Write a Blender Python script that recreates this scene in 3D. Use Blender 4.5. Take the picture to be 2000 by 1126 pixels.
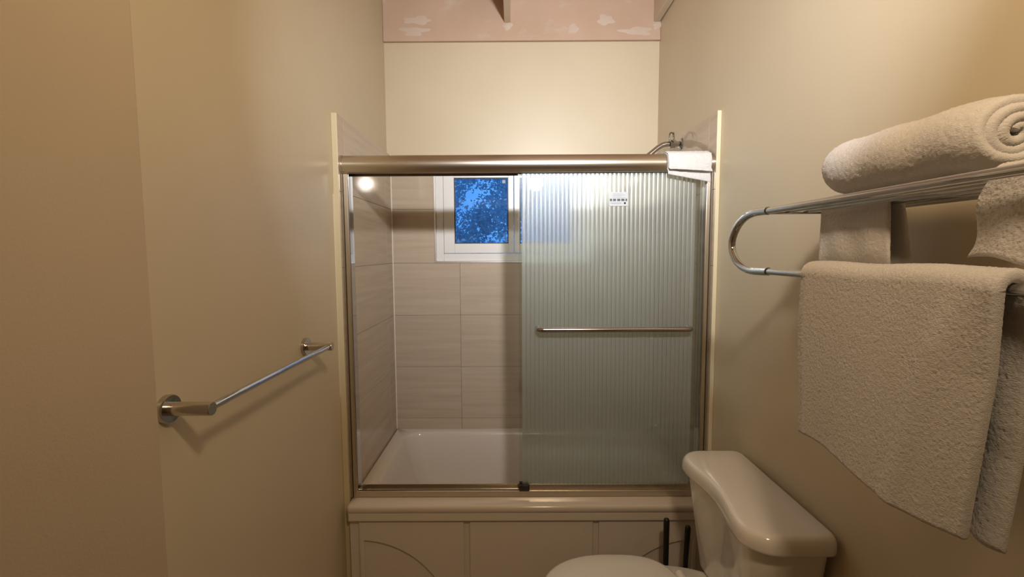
import bpy, bmesh, math, random
import numpy as np
from mathutils import Vector, Matrix, Quaternion

for o in list(bpy.data.objects):
    bpy.data.objects.remove(o)
scene = bpy.context.scene
COL = scene.collection
PI = math.pi
random.seed(7)
rng = np.random.default_rng(11)

# ------------------------------------------------------------------ camera
CAM_H = 1.5
cam_d = bpy.data.cameras.new('camera')
cam = bpy.data.objects.new('camera', cam_d)
COL.objects.link(cam)
cam_d.sensor_fit = 'HORIZONTAL'
cam_d.sensor_width = 36.0
cam_d.lens = 896.0 / 2000.0 * 36.0
cam_d.clip_start = 0.02
PITCH, YAW, ROLL = 0.0782, -0.0028, -0.0051
_f = Vector((math.sin(YAW) * math.cos(PITCH), math.cos(YAW) * math.cos(PITCH), -math.sin(PITCH)))
_r = Vector((math.cos(YAW), -math.sin(YAW), 0))
_u = _r.cross(_f)
_c, _s = math.cos(ROLL), math.sin(ROLL)
_R, _U = _r * _c + _u * _s, _u * _c - _r * _s
cam.matrix_world = Matrix(((_R.x, _U.x, -_f.x, 0), (_R.y, _U.y, -_f.y, 0), (_R.z, _U.z, -_f.z, CAM_H), (0, 0, 0, 1)))
scene.camera = cam

# ------------------------------------------------------------------ world: dusk sky
world = bpy.data.worlds.new('dusk_sky')
scene.world = world
world.use_nodes = True
wn = world.node_tree
wn.nodes.clear()
w_out = wn.nodes.new('ShaderNodeOutputWorld')
w_bg = wn.nodes.new('ShaderNodeBackground')
w_tc = wn.nodes.new('ShaderNodeTexCoord')
w_nz = wn.nodes.new('ShaderNodeTexNoise')
w_nz.inputs['Scale'].default_value = 5.0
w_nz.inputs['Detail'].default_value = 6.0
w_rp = wn.nodes.new('ShaderNodeValToRGB')
w_rp.color_ramp.elements[0].position = 0.35
w_rp.color_ramp.elements[0].color = (0.035, 0.17, 0.52, 1)
w_rp.color_ramp.elements[1].position = 0.7
w_rp.color_ramp.elements[1].color = (0.09, 0.30, 0.72, 1)
wn.links.new(w_tc.outputs['Generated'], w_nz.inputs['Vector'])
wn.links.new(w_nz.outputs['Fac'], w_rp.inputs['Fac'])
wn.links.new(w_rp.outputs['Color'], w_bg.inputs['Color'])
w_bg.inputs['Strength'].default_value = 1.8
wn.links.new(w_bg.outputs['Background'], w_out.inputs['Surface'])

# ------------------------------------------------------------------ exposure and main lamp
vs = scene.view_settings
vs.view_transform = 'Standard'
vs.look = 'None'
vs.exposure = 0.0
vs.gamma = 1.0
vs.use_curve_mapping = False

LAMP_POS = (0.26, 0.10, 2.285)
LAMP_TILT = math.radians(-5)           # the lamp head looks at the far wall
# reflector beam of the lamp and the warmer spill through its shade: (watts, colour, spread)
LAMP_BEAM = (10.6, (0.95, 1.0, 1.07), math.radians(82))
LAMP_SPILL = (11.8, (1.0, 0.75, 0.47), math.radians(180))


# ------------------------------------------------------------------ helpers
class MB:
    def __init__(self):
        self.v, self.f, self.m = [], [], []

    def add(self, verts, faces, mi=0):
        b = len(self.v)
        self.v.extend([tuple(p) for p in verts])
        self.f.extend([tuple(i + b for i in fc) for fc in faces])
        self.m.extend([mi] * len(faces))
        return self

    def box(self, x0, x1, y0, y1, z0, z1, mi=0):
        vs_ = [(x, y, z) for x in (x0, x1) for y in (y0, y1) for z in (z0, z1)]
        return self.add(vs_, [(0, 1, 3, 2), (4, 6, 7, 5), (0, 4, 5, 1), (2, 3, 7, 6), (0, 2, 6, 4), (1, 5, 7, 3)], mi)

    def loft(self, rings, cap0=True, cap1=True, mi=0):
        n = len(rings[0])
        vs_ = [p for r in rings for p in r]
        fs = []
        for k in range(len(rings) - 1):
            for i in range(n):
                j = (i + 1) % n
                fs.append((k * n + i, k * n + j, (k + 1) * n + j, (k + 1) * n + i))
        if cap0:
            fs.append(tuple(reversed(range(n))))
        if cap1:
            fs.append(tuple((len(rings) - 1) * n + i for i in range(n)))
        return self.add(vs_, fs, mi)

    def tube(self, pts, r, seg=16, mi=0):
        pts = [Vector(p) for p in pts]
        rs = r if isinstance(r, (list, tuple)) else [r] * len(pts)
        t0 = (pts[1] - pts[0]).normalized()
        a = Vector((0, 0, 1)) if abs(t0.z) < 0.9 else Vector((1, 0, 0))
        nrm = t0.cross(a).normalized()
        rings, prev = [], t0
        for i, p in enumerate(pts):
            if i == 0:
                t = t0
            elif i == len(pts) - 1:
                t = (pts[i] - pts[i - 1]).normalized()
            else:
                t = ((pts[i] - pts[i - 1]).normalized() + (pts[i + 1] - pts[i]).normalized()).normalized()
            q = prev.rotation_difference(t)
            nrm = (q @ nrm).normalized()
            nrm = (nrm - t * nrm.dot(t)).normalized()
            b = t.cross(nrm)
            rings.append([p + (nrm * math.cos(2 * PI * k / seg) + b * math.sin(2 * PI * k / seg)) * rs[i] for k in range(seg)])
            prev = t
        return self.loft(rings, mi=mi)

    def lathe(self, prof, axis='z', origin=(0, 0, 0), seg=32, mi=0):
        """prof: list of (radius, height along axis)"""
        o = Vector(origin)
        rings = []
        for (r, h) in prof:
            ring = []
            for k in range(seg):
                c, s = math.cos(2 * PI * k / seg) * r, math.sin(2 * PI * k / seg) * r
                p = {'z': (c, s, h), 'x': (h, c, s), 'y': (s, h, c)}[axis]
                ring.append(o + Vector(p))
            rings.append(ring)
        return self.loft(rings, mi=mi)

    def build(self, name, mats, parent=None, smooth=None, bevel=None, seg=2):
        me = bpy.data.meshes.new(name)
        me.from_pydata(self.v, [], self.f)
        mats = mats if isinstance(mats, (list, tuple)) else [mats]
        for m in mats:
            me.materials.append(m)
        me.polygons.foreach_set('material_index', self.m)
        bm = bmesh.new()
        bm.from_mesh(me)
        bmesh.ops.recalc_face_normals(bm, faces=bm.faces)
        bm.to_mesh(me)
        bm.free()
        if smooth is not None:
            me.polygons.foreach_set('use_smooth', [True] * len(me.polygons))
            me.set_sharp_from_angle(angle=math.radians(smooth))
        ob = bpy.data.objects.new(name, me)
        COL.objects.link(ob)
        if parent:
            ob.parent = parent
            ob.matrix_parent_inverse = parent.matrix_world.inverted()
        if bevel:
            md = ob.modifiers.new('bevel', 'BEVEL')
            md.width = bevel
            md.segments = seg
            md.limit_method = 'ANGLE'
            md.angle_limit = math.radians(35)
        return ob


def tag(o, label=None, cat=None, group=None, kind=None):
    if label:
        o['label'] = label
    if cat:
        o['category'] = cat
    if group:
        o['group'] = group
    if kind:
        o['kind'] = kind
    return o


def thing(name, loc, label, cat, group=None):
    o = bpy.data.objects.new(name, None)
    o.empty_display_size = 0.05
    COL.objects.link(o)
    o.matrix_world = Matrix.Translation(loc)
    return tag(o, label, cat, group)


def rrect(x0, x1, y0, y1, r, n=6, z=0.0):
    r = max(1e-4, min(r, (x1 - x0) / 2 - 1e-4, (y1 - y0) / 2 - 1e-4))
    pts = []
    for cx, cy, a0 in ((x1 - r, y1 - r, 0), (x0 + r, y1 - r, 90), (x0 + r, y0 + r, 180), (x1 - r, y0 + r, 270)):
        for k in range(n + 1):
            a = math.radians(a0 + 90 * k / n)
            pts.append((cx + r * math.cos(a), cy + r * math.sin(a), z))
    return pts


def arc(c, r, a0, a1, n):
    return [(c[0] + r * math.cos(a0 + (a1 - a0) * k / n), c[1] + r * math.sin(a0 + (a1 - a0) * k / n)) for k in range(n + 1)]


def smooth_noise(nu, nv, bu, bv, it=2):
    a = rng.normal(size=(nu, nv))
    for _ in range(it):
        for ax, b in ((0, bu), (1, bv)):
            acc = np.zeros_like(a)
            for k in range(-b, b + 1):
                acc += np.roll(a, k, axis=ax)
            a = acc / (2 * b + 1)
    return a / (a.std() + 1e-9)


def cloth(P, th, fuzz, blur=(1, 1)):
    """closed shell from a grid P[nu,nv,3] of mid points, thickness th, terry relief fuzz (m)"""
    nu, nv, _ = P.shape
    du = np.gradient(P, axis=0)
    dv = np.gradient(P, axis=1)
    N = np.cross(du, dv)
    N /= np.linalg.norm(N, axis=2, keepdims=True) + 1e-12
    # thinner towards the hems so that the edge is rounded
    eu = np.minimum(np.arange(nu), np.arange(nu)[::-1])[:, None]
    ev = np.minimum(np.arange(nv), np.arange(nv)[::-1])[None, :]
    e = np.clip(np.minimum(eu, ev) / 3.0, 0, 1)
    tt = th * (0.35 + 0.65 * np.sqrt(e))
    A = P + N * (tt / 2 + fuzz * smooth_noise(nu, nv, *blur))[..., None]
    B = P - N * (tt / 2 + fuzz * smooth_noise(nu, nv, *blur))[..., None]
    verts = np.concatenate([A.reshape(-1, 3), B.reshape(-1, 3)])
    n = nu * nv
    idx = np.arange(n).reshape(nu, nv)
    a, b, c, d = idx[:-1, :-1].ravel(), idx[1:, :-1].ravel(), idx[1:, 1:].ravel(), idx[:-1, 1:].ravel()
    f = np.concatenate([np.stack([a, b, c, d], 1), np.stack([a + n, d + n, c + n, b + n], 1)])
    loop = list(idx[0, :]) + list(idx[1:, -1]) + list(idx[-1, ::-1][1:]) + list(idx[::-1, 0][1:-1])
    side = [(loop[i], loop[(i + 1) % len(loop)], loop[(i + 1) % len(loop)] + n, loop[i] + n) for i in range(len(loop))]
    m = MB()
    m.v = [tuple(p) for p in verts]
    m.f = [tuple(int(i) for i in q) for q in f] + [tuple(int(i) for i in q) for q in side]
    m.m = [0] * len(m.f)
    return m


# ------------------------------------------------------------------ materials
def nodes(name):
    m = bpy.data.materials.new(name)
    m.use_nodes = True
    nt = m.node_tree
    return m, nt, nt.nodes['Principled BSDF'], nt.nodes['Material Output']


def pset(b, col=None, rough=None, metal=None, spec=None, **kw):
    if col is not None:
        b.inputs['Base Color'].default_value = (*col, 1)
    if rough is not None:
        b.inputs['Roughness'].default_value = rough
    if metal is not None:
        b.inputs['Metallic'].default_value = metal
    if spec is not None:
        b.inputs['Specular IOR Level'].default_value = spec
    for k, v in kw.items():
        b.inputs[k].default_value = v


def noise_col(nt, b, c0, c1, scale, detail=4, stretch=(1, 1, 1), lo=0.35, hi=0.65, pos=True):
    tc = nt.nodes.new('ShaderNodeNewGeometry' if pos else 'ShaderNodeTexCoord')
    mp = nt.nodes.new('ShaderNodeMapping')
    mp.inputs['Scale'].default_value = stretch
    nz = nt.nodes.new('ShaderNodeTexNoise')
    nz.inputs['Scale'].default_value = scale
    nz.inputs['Detail'].default_value = detail
    rp = nt.nodes.new('ShaderNodeValToRGB')
    rp.color_ramp.elements[0].position, rp.color_ramp.elements[1].position = lo, hi
    rp.color_ramp.elements[0].color, rp.color_ramp.elements[1].color = (*c0, 1), (*c1, 1)
    nt.links.new(tc.outputs['Position' if pos else 'Object'], mp.inputs['Vector'])
    nt.links.new(mp.outputs['Vector'], nz.inputs['Vector'])
    nt.links.new(nz.outputs['Fac'], rp.inputs['Fac'])
    if b is not None:
        nt.links.new(rp.outputs['Color'], b.inputs['Base Color'])
    return mp, nz, rp


def bump(nt, b, scale, strength, dist=0.002, detail=3, stretch=(1, 1, 1)):
    tc = nt.nodes.new('ShaderNodeNewGeometry')
    mp = nt.nodes.new('ShaderNodeMapping')
    mp.inputs['Scale'].default_value = stretch
    nz = nt.nodes.new('ShaderNodeTexNoise')
    nz.inputs['Scale'].default_value = scale
    nz.inputs['Detail'].default_value = detail
    bp = nt.nodes.new('ShaderNodeBump')
    bp.inputs['Strength'].default_value = strength
    bp.inputs['Distance'].default_value = dist
    nt.links.new(tc.outputs['Position'], mp.inputs['Vector'])
    nt.links.new(mp.outputs['Vector'], nz.inputs['Vector'])
    nt.links.new(nz.outputs['Fac'], bp.inputs['Height'])
    nt.links.new(bp.outputs['Normal'], b.inputs['Normal'])


def simple(name, col, rough=0.5, metal=0.0, spec=0.5, **kw):
    m, nt, b, o = nodes(name)
    pset(b, col, rough, metal, spec, **kw)
    return m


def paint(name, c0, c1, rough, bscale, bstr):
    m, nt, b, o = nodes(name)
    pset(b, c0, rough, 0, 0.4)
    noise_col(nt, b, c0, c1, 2.2, 5)
    bump(nt, b, bscale, bstr, 0.0015)
    return m


M = {}
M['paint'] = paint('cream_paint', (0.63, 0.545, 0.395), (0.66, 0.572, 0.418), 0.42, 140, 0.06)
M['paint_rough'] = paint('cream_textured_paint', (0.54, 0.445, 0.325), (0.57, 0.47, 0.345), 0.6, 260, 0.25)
M['trim_paint'] = paint('cream_gloss_trim', (0.70, 0.62, 0.42), (0.73, 0.65, 0.45), 0.3, 90, 0.05)

# drywall with patches of filler
m, nt, b, o = nodes('patched_drywall')
pset(b, rough=0.85, spec=0.2)
_, _, rp1 = noise_col(nt, None, (0.545, 0.395, 0.295), (0.60, 0.445, 0.345), 3.0, 4)
_, nz2, rp2 = noise_col(nt, None, (0, 0, 0), (1, 1, 1), 6.5, 6, (1, 1, 1.6), 0.60, 0.75)
mx = nt.nodes.new('ShaderNodeMix')
mx.data_type = 'RGBA'
nt.links.new(rp2.outputs['Color'], mx.inputs['Factor'])
nt.links.new(rp1.outputs['Color'], mx.inputs[6])
mx.inputs[7].default_value = (0.62, 0.52, 0.44, 1)
nt.links.new(mx.outputs[2], b.inputs['Base Color'])
bump(nt, b, 60, 0.15)
M['drywall'] = m
M['filler'] = paint('white_filler', (0.60, 0.49, 0.41), (0.66, 0.55, 0.47), 0.9, 120, 0.3)

# glossy large-format wall tile with horizontal streaks
m, nt, b, o = nodes('streaked_beige_tile')
pset(b, rough=0.055, spec=0.5)
mp, nz, rp = noise_col(nt, None, (0.50, 0.41, 0.315), (0.575, 0.485, 0.385), 1.0, 6, (2.2, 2.2, 46), 0.3, 0.72)
oi = nt.nodes.new('ShaderNodeObjectInfo')
hv = nt.nodes.new('ShaderNodeHueSaturation')
mr = nt.nodes.new('ShaderNodeMapRange')
mr.inputs['To Min'].default_value = 0.965
mr.inputs['To Max'].default_value = 1.035
nt.links.new(oi.outputs['Random'], mr.inputs['Value'])
nt.links.new(mr.outputs['Result'], hv.inputs['Value'])
mu = nt.nodes.new('ShaderNodeMath')
mu.operation = 'MULTIPLY'
mu.inputs[1].default_value = 37.0
nt.links.new(oi.outputs['Random'], mu.inputs[0])
nt.links.new(mu.outputs[0], mp.inputs['Location'])
nt.links.new(rp.outputs['Color'], hv.inputs['Color'])
nt.links.new(hv.outputs['Color'], b.inputs['Base Color'])
M['tile'] = m
M['grout'] = simple('pale_grout', (0.60, 0.51, 0.41), 0.9)
M['caulk'] = simple('white_caulk', (0.82, 0.76, 0.66), 0.6)

M['acrylic'] = simple('tub_acrylic', (0.76, 0.70, 0.65), 0.16, 0, 0.5, **{'Coat Weight': 0.4, 'Coat Roughness': 0.08})
M['porcelain'] = simple('porcelain', (0.83, 0.80, 0.76), 0.12, 0, 0.55, **{'Coat Weight': 0.5, 'Coat Roughness': 0.05})
M['seat'] = simple('seat_plastic', (0.84, 0.81, 0.78), 0.16, 0, 0.5)
M['chrome'] = simple('chrome', (0.54, 0.54, 0.54), 0.06, 1.0)
M['nickel'] = simple('brushed_nickel_flat', (0.62, 0.58, 0.53), 0.24, 1.0)
m, nt, b, o = nodes('brushed_nickel')
pset(b, (0.66, 0.60, 0.51), 0.27, 1.0)
bump(nt, b, 60, 0.08, 0.0005, 2, (0.3, 8, 8))
M['brushed'] = m
M['bronze'] = simple('dull_bronze_nickel', (0.40, 0.34, 0.29), 0.22, 1.0)
M['aluminium'] = simple('satin_aluminium', (0.86, 0.85, 0.84), 0.3, 1.0)
M['dark_plastic'] = simple('dark_brown_plastic', (0.035, 0.025, 0.02), 0.4)
M['black'] = simple('black_plastic', (0.012, 0.012, 0.012), 0.32)
M['rubber'] = simple('black_rubber', (0.02, 0.02, 0.02), 0.7)
M['pvc'] = simple('white_pvc', (0.82, 0.82, 0.81), 0.3)
M['gasket'] = simple('navy_gasket', (0.008, 0.014, 0.035), 0.5)
M['paper'] = simple('sticker_paper', (0.50, 0.53, 0.56), 0.5)
M['ink'] = simple('sticker_ink', (0.06, 0.07, 0.08), 0.5)
M['ink_pale'] = simple('sticker_ink_pale', (0.33, 0.36, 0.40), 0.5)
m, nt, b, o = nodes('dusk_leaf')
pset(b, (0.68, 0.72, 0.74), 0.6)
lt = nt.nodes.new('ShaderNodeBsdfTranslucent')
lt.inputs['Color'].default_value = (0.75, 0.80, 0.85, 1)
lm = nt.nodes.new('ShaderNodeMixShader')
nt.links.new(b.outputs[0], lm.inputs[1])
nt.links.new(lt.outputs[0], lm.inputs[2])
nt.links.new(lm.outputs[0], o.inputs['Surface'])
M['leaf'] = m
M['bark'] = simple('bark', (0.10, 0.08, 0.06), 0.9)
M['ground'] = paint('soil', (0.06, 0.05, 0.04), (0.10, 0.09, 0.06), 0.95, 20, 0.4)
M['lamp_body'] = simple('lamp_white_metal', (0.7, 0.7, 0.7), 0.35)
M['beam'] = paint('beam_paint', (0.66, 0.55, 0.44), (0.72, 0.61, 0.50), 0.7, 80, 0.15)

m, nt, b, o = nodes('floor_vinyl')
pset(b, rough=0.4)
noise_col(nt, b, (0.34, 0.25, 0.17), (0.44, 0.34, 0.24), 6, 4)
M['floor'] = m

m, nt, b, o = nodes('terry_cloth')
pset(b, (0.67, 0.645, 0.632), 0.95, 0, 0.1)
b.inputs['Sheen Weight'].default_value = 0.35
b.inputs['Sheen Roughness'].default_value = 0.5
bump(nt, b, 620, 0.40, 0.003, 3, (1, 0.45, 1))
M['terry'] = m
m, nt, b, o = nodes('terry_cloth_bright')
pset(b, (0.66, 0.655, 0.65), 0.95, 0, 0.1)
b.inputs['Sheen Weight'].default_value = 0.25
bump(nt, b, 420, 0.5, 0.003, 3)
M['terry_white'] = m


def thin_glass(name, tint, rough=0.02, boost=1.0):
    m, nt, b, o = nodes(name)
    nt.nodes.remove(b)
    tr = nt.nodes.new('ShaderNodeBsdfTransparent')
    tr.inputs['Color'].default_value = (*tint, 1)
    gl = nt.nodes.new('ShaderNodeBsdfGlossy')
    gl.inputs['Roughness'].default_value = rough
    fr = nt.nodes.new('ShaderNodeFresnel')
    fr.inputs['IOR'].default_value = 1.5
    mt = nt.nodes.new('ShaderNodeMath')
    mt.operation = 'MULTIPLY'
    mt.inputs[1].default_value = boost
    mx = nt.nodes.new('ShaderNodeMixShader')
    nt.links.new(fr.outputs['Fac'], mt.inputs[0])
    nt.links.new(mt.outputs[0], mx.inputs['Fac'])
    nt.links.new(tr.outputs[0], mx.inputs[1])
    nt.links.new(gl.outputs[0], mx.inputs[2])
    nt.links.new(mx.outputs[0], o.inputs['Surface'])
    return m


M['clear_glass'] = thin_glass('clear_window_glass', (0.93, 0.96, 0.98), 0.01)
M['pane_flat'] = thin_glass('door_glass_flat', (0.94, 0.965, 0.95), 0.25, 0.9)
M['clear_plastic'] = thin_glass('clear_plastic', (0.93, 0.93, 0.93), 0.08, 4.0)

# fluted face of the door glass
m, nt, b, o = nodes('door_glass_fluted')
nt.nodes.remove(b)
rf = nt.nodes.new('ShaderNodeBsdfRefraction')
rf.inputs['Color'].default_value = (0.92, 0.97, 0.96, 1)
rf.inputs['IOR'].default_value = 1.45
rf.inputs['Roughness'].default_value = 0.32
tr = nt.nodes.new('ShaderNodeBsdfTransparent')
tr.inputs['Color'].default_value = (0.92, 0.97, 0.96, 1)
mx1 = nt.nodes.new('ShaderNodeMixShader')
mx1.inputs['Fac'].default_value = 0.32
nt.links.new(rf.outputs[0], mx1.inputs[1])
nt.links.new(tr.outputs[0], mx1.inputs[2])
df = nt.nodes.new('ShaderNodeBsdfDiffuse')
df.inputs['Color'].default_value = (0.70, 0.78, 0.76, 1)
tl = nt.nodes.new('ShaderNodeBsdfTranslucent')
tl.inputs['Color'].default_value = (0.80, 0.84, 0.80, 1)
mxd = nt.nodes.new('ShaderNodeMixShader')
nt.links.new(df.outputs[0], mxd.inputs[1])
nt.links.new(tl.outputs[0], mxd.inputs[2])
mx2 = nt.nodes.new('ShaderNodeMixShader')
mx2.inputs['Fac'].default_value = 0.25
nt.links.new(mx1.outputs[0], mx2.inputs[1])
nt.links.new(mxd.outputs[0], mx2.inputs[2])
gl = nt.nodes.new('ShaderNodeBsdfGlossy')
gl.inputs['Roughness'].default_value = 0.40
mx3 = nt.nodes.new('ShaderNodeMixShader')
mx3.inputs['Fac'].default_value = 0.12
nt.links.new(mx2.outputs[0], mx3.inputs[1])
nt.links.new(gl.outputs[0], mx3.inputs[2])
nt.links.new(mx3.outputs[0], o.inputs['Surface'])
M['pane_fluted'] = m

# ------------------------------------------------------------------ dimensions
XL, XR = -0.7045, 0.8195          # tiled faces of the alcove
WL, WR = -0.7275, 0.8355          # painted side walls
YT, YB = 1.881, 2.687             # front edge of the side tiling, tiled back face
YW = 2.703                        # painted back wall
ZT = 2.061                        # top of the tiling
RIM = 0.447                       # tub rim
CEIL = 2.93
YREAR = -0.9
TH = 0.011                        # tile thickness
WIN = (-0.459, 0.457, 1.441, 2.043)


def structure(o):
    o['kind'] = 'structure'
    return o


# ------------------------------------------------------------------ room shell
structure(MB().box(WL - 0.6, WR + 0.12, YREAR - 0.12, YW + 0.12, -0.06, 0.0).build('floor', M['floor']))
ceiling = structure(MB().box(WL - 0.12, WR + 0.12, YREAR - 0.12, YW + 0.12, CEIL, CEIL + 0.05).build('ceiling', M['drywall']))
structure(MB().box(WL - 0.12, WL, 0.70, YW + 0.12, 0, CEIL).build('wall_left', M['paint']))
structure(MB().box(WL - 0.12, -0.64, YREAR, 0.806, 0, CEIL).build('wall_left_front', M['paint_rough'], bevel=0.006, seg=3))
structure(MB().box(WR, WR + 0.12, YREAR, YW + 0.12, 0, CEIL).build('wall_right', M['paint']))
structure(MB().box(WL - 0.12, WR + 0.12, YREAR - 0.12, YREAR, 0, CEIL).build('wall_front', M['paint']))
# painted back wall with the window opening
wb = MB()
wb.box(WL, WR, YW, YW + 0.12, 0, WIN[2])
wb.box(WL, WR, YW, YW + 0.12, WIN[3], CEIL)
wb.box(WL, WIN[0], YW, YW + 0.12, WIN[2], WIN[3])
wb.box(WIN[1], WR, YW, YW + 0.12, WIN[2], WIN[3])
wall_back = structure(wb.build('wall_back', M['paint']))
# unpainted drywall strip above the back wall and beams
dw = MB().box(WL + 0.001, WR - 0.001, 2.682, YW, 2.688, CEIL).build('drywall_panel', M['drywall'], wall_back, bevel=0.003)
dw['label'] = 'unpainted pinkish drywall board with filler patches'
for bx in (-0.026, 0.812):
    bo = MB().box(bx - 0.018, bx + 0.018, YREAR, 2.682, 2.785, CEIL).build('beam', M['beam'], ceiling, bevel=0.003)
    fm = MB()
    ring0 = [(bx + (0.026 + 0.008 * math.sin(3 * a + bx * 9)) * math.cos(a) + 0.002, 2.6815, 2.763 + (0.020 + 0.006 * math.sin(2 * a)) * math.sin(a)) for a in [2 * PI * k / 20 for k in range(20)]]
    fm.loft([ring0, [((p[0] - bx) * 0.8 + bx, 2.6795, (p[2] - 2.763) * 0.8 + 2.763) for p in ring0]])
    fm.build('filler_patch', M['filler'], wall_back, smooth=60)
for (cx, cz, rx, rz, sd) in ((-0.53, 2.80, 0.075, 0.022, 1), (-0.55, 2.742, 0.07, 0.024, 2), (0.525, 2.795, 0.045, 0.028, 3), (0.345, 2.75, 0.028, 0.026, 4), (0.70, 2.735, 0.085, 0.022, 5)):
    rr = random.Random(sd)
    k1, k2, p1, p2 = rr.uniform(.1, .25), rr.uniform(.08, .2), rr.uniform(0, 6), rr.uniform(0, 6)
    ring0 = []
    for k in range(28):
        a = 2 * PI * k / 28
        q = 1 + k1 * math.sin(3 * a + p1) + k2 * math.sin(5 * a + p2)
        ring0.append((cx + rx * q * math.cos(a), 2.6818, cz + rz * q * math.sin(a)))
    fm = MB().loft([ring0, [((p[0] - cx) * 0.75 + cx, 2.6803, (p[2] - cz) * 0.75 + cz) for p in ring0]])
    fm.build('filler_patch', M['filler'], wall_back, smooth=60)

# grout beds behind the tiles
gb = MB()
y0, y1 = YB + TH - 0.0015, YW
gb.box(XL, XR, y0, y1, 0.3, WIN[2])
gb.box(XL, WIN[0], y0, y1, WIN[2], ZT - 0.001)
gb.box(WIN[1], XR, y0, y1, WIN[2], ZT - 0.001)
gb.box(WIN[0], WIN[1], y0, y1, WIN[3], ZT - 0.001)
gb.build('grout_bed', M['grout'], wall_back)
wall_l, wall_r = bpy.data.objects['wall_left'], bpy.data.objects['wall_right']
MB().box(WL, XL - TH + 0.0015, YT + 0.003, YW, 0.3, ZT - 0.001).build('grout_bed', M['grout'], wall_l)
MB().box(XR + TH - 0.0015, WR, YT + 0.003, YW, 0.3, ZT - 0.001).build('grout_bed', M['grout'], wall_r)

GAP = 0.0006
rows = [0.30, 0.511, 0.824, 1.134, 1.441, 1.752, ZT]
tile_cache = {}


def wall_tile(parent, x0, x1, y0, y1, z0, z1):
    sz = (round(x1 - x0, 4), round(y1 - y0, 4), round(z1 - z0, 4))
    if sz not in tile_cache:
        hx, hy, hz = sz[0] / 2, sz[1] / 2, sz[2] / 2
        me_o = MB().box(-hx, hx, -hy, hy, -hz, hz).build('tile', M['tile'])
        bm = bmesh.new()
        bm.from_mesh(me_o.data)
        bmesh.ops.bevel(bm, geom=bm.edges[:], offset=0.0007, segments=1, affect='EDGES')
        bm.to_mesh(me_o.data)
        bm.free()
        tile_cache[sz] = me_o.data
        o = me_o
    else:
        o = bpy.data.objects.new('tile', tile_cache[sz])
        COL.objects.link(o)
    o.location = ((x0 + x1) / 2, (y0 + y1) / 2, (z0 + z1) / 2)
    o.parent = parent
    return o


for z0, z1 in zip(rows[:-1], rows[1:]):
    a, c = z0 + GAP, z1 - (GAP if z1 < ZT else 0)
    # back wall, around the window
    cols = [XL + 0.002, -0.312, 0.300, XR - 0.002]
    for x0, x1 in zip(cols[:-1], cols[1:]):
        xa, xb = x0 + GAP, x1 - GAP
        if z0 >= WIN[2] - 0.01:
            for (u0, u1) in ((xa, min(xb, WIN[0])), (max(xa, WIN[1]), xb)):
                if u1 - u0 > 0.01:
                    wall_tile(wall_back, u0, u1, YB, YB + TH, a, c)
            u0, u1 = max(xa, WIN[0] + GAP), min(xb, WIN[1] - GAP)
            if z1 >= ZT - 0.001 and u1 - u0 > 0.01:
                wall_tile(wall_back, u0, u1, YB, YB + TH, WIN[3] + GAP, c)
        else:
            wall_tile(wall_back, xa, xb, YB, YB + TH, a, c)
    ys = [YT + 0.004, 1.958, 2.570, YW - 0.004]
    for ya, yb in zip(ys[:-1], ys[1:]):
        yb2 = min(yb, YB)
        wall_tile(wall_l, XL - TH, XL, ya + GAP, yb2 - GAP, a, c)
        wall_tile(wall_r, XR, XR + TH, ya + GAP, yb2 - GAP, a, c)

# painted edge strips of the tiling, caulk lines
t = structure(MB().box(WL + 0.0005, XL, YT, YT + 0.0045, 0.0, ZT).build('trim_1', M['trim_paint'], bevel=0.001))
t = structure(MB().box(XR, WR - 0.0005, YT, YT + 0.0045, 0.0, ZT).build('trim_2', M['trim_paint'], bevel=0.001))
cw = 0.0045
MB().add([(XL, YB - cw, RIM), (XL, YB, RIM), (XL + cw, YB, RIM), (XL, YB - cw, ZT), (XL, YB, ZT), (XL + cw, YB, ZT)],
         [(0, 1, 2), (3, 5, 4), (0, 2, 5, 3), (0, 3, 4, 1), (1, 4, 5, 2)]).build('caulk_line', M['caulk'], wall_back)
MB().add([(XR, YB - cw, RIM), (XR, YB, RIM), (XR - cw, YB, RIM), (XR, YB - cw, ZT), (XR, YB, ZT), (XR - cw, YB, ZT)],
         [(0, 2, 1), (3, 4, 5), (0, 3, 5, 2), (0, 1, 4, 3), (1, 2, 5, 4)]).build('caulk_line', M['caulk'], wall_back)

MB().box(WL, WL + 0.0012, YT - 0.004, YT + 0.001, 0.90, 1.74).build('caulk_line', M['caulk'], wall_l)

# ------------------------------------------------------------------ window
wx0, wx1, wz0, wz1 = WIN
win = structure(bpy.data.objects.new('window_1', None))
COL.objects.link(win)
win.location = ((wx0 + wx1) / 2, YB, wz0)
bpy.context.view_layer.update()


def frame(mb, x0, x1, z0, z1, w, y0, y1):
    mb.box(x0, x0 + w, y0, y1, z0, z1)
    mb.box(x1 - w, x1, y0, y1, z0, z1)
    mb.box(x0 + w, x1 - w, y0, y1, z0, z0 + w)
    mb.box(x0 + w, x1 - w, y0, y1, z1 - w, z1)
    return mb


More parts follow.
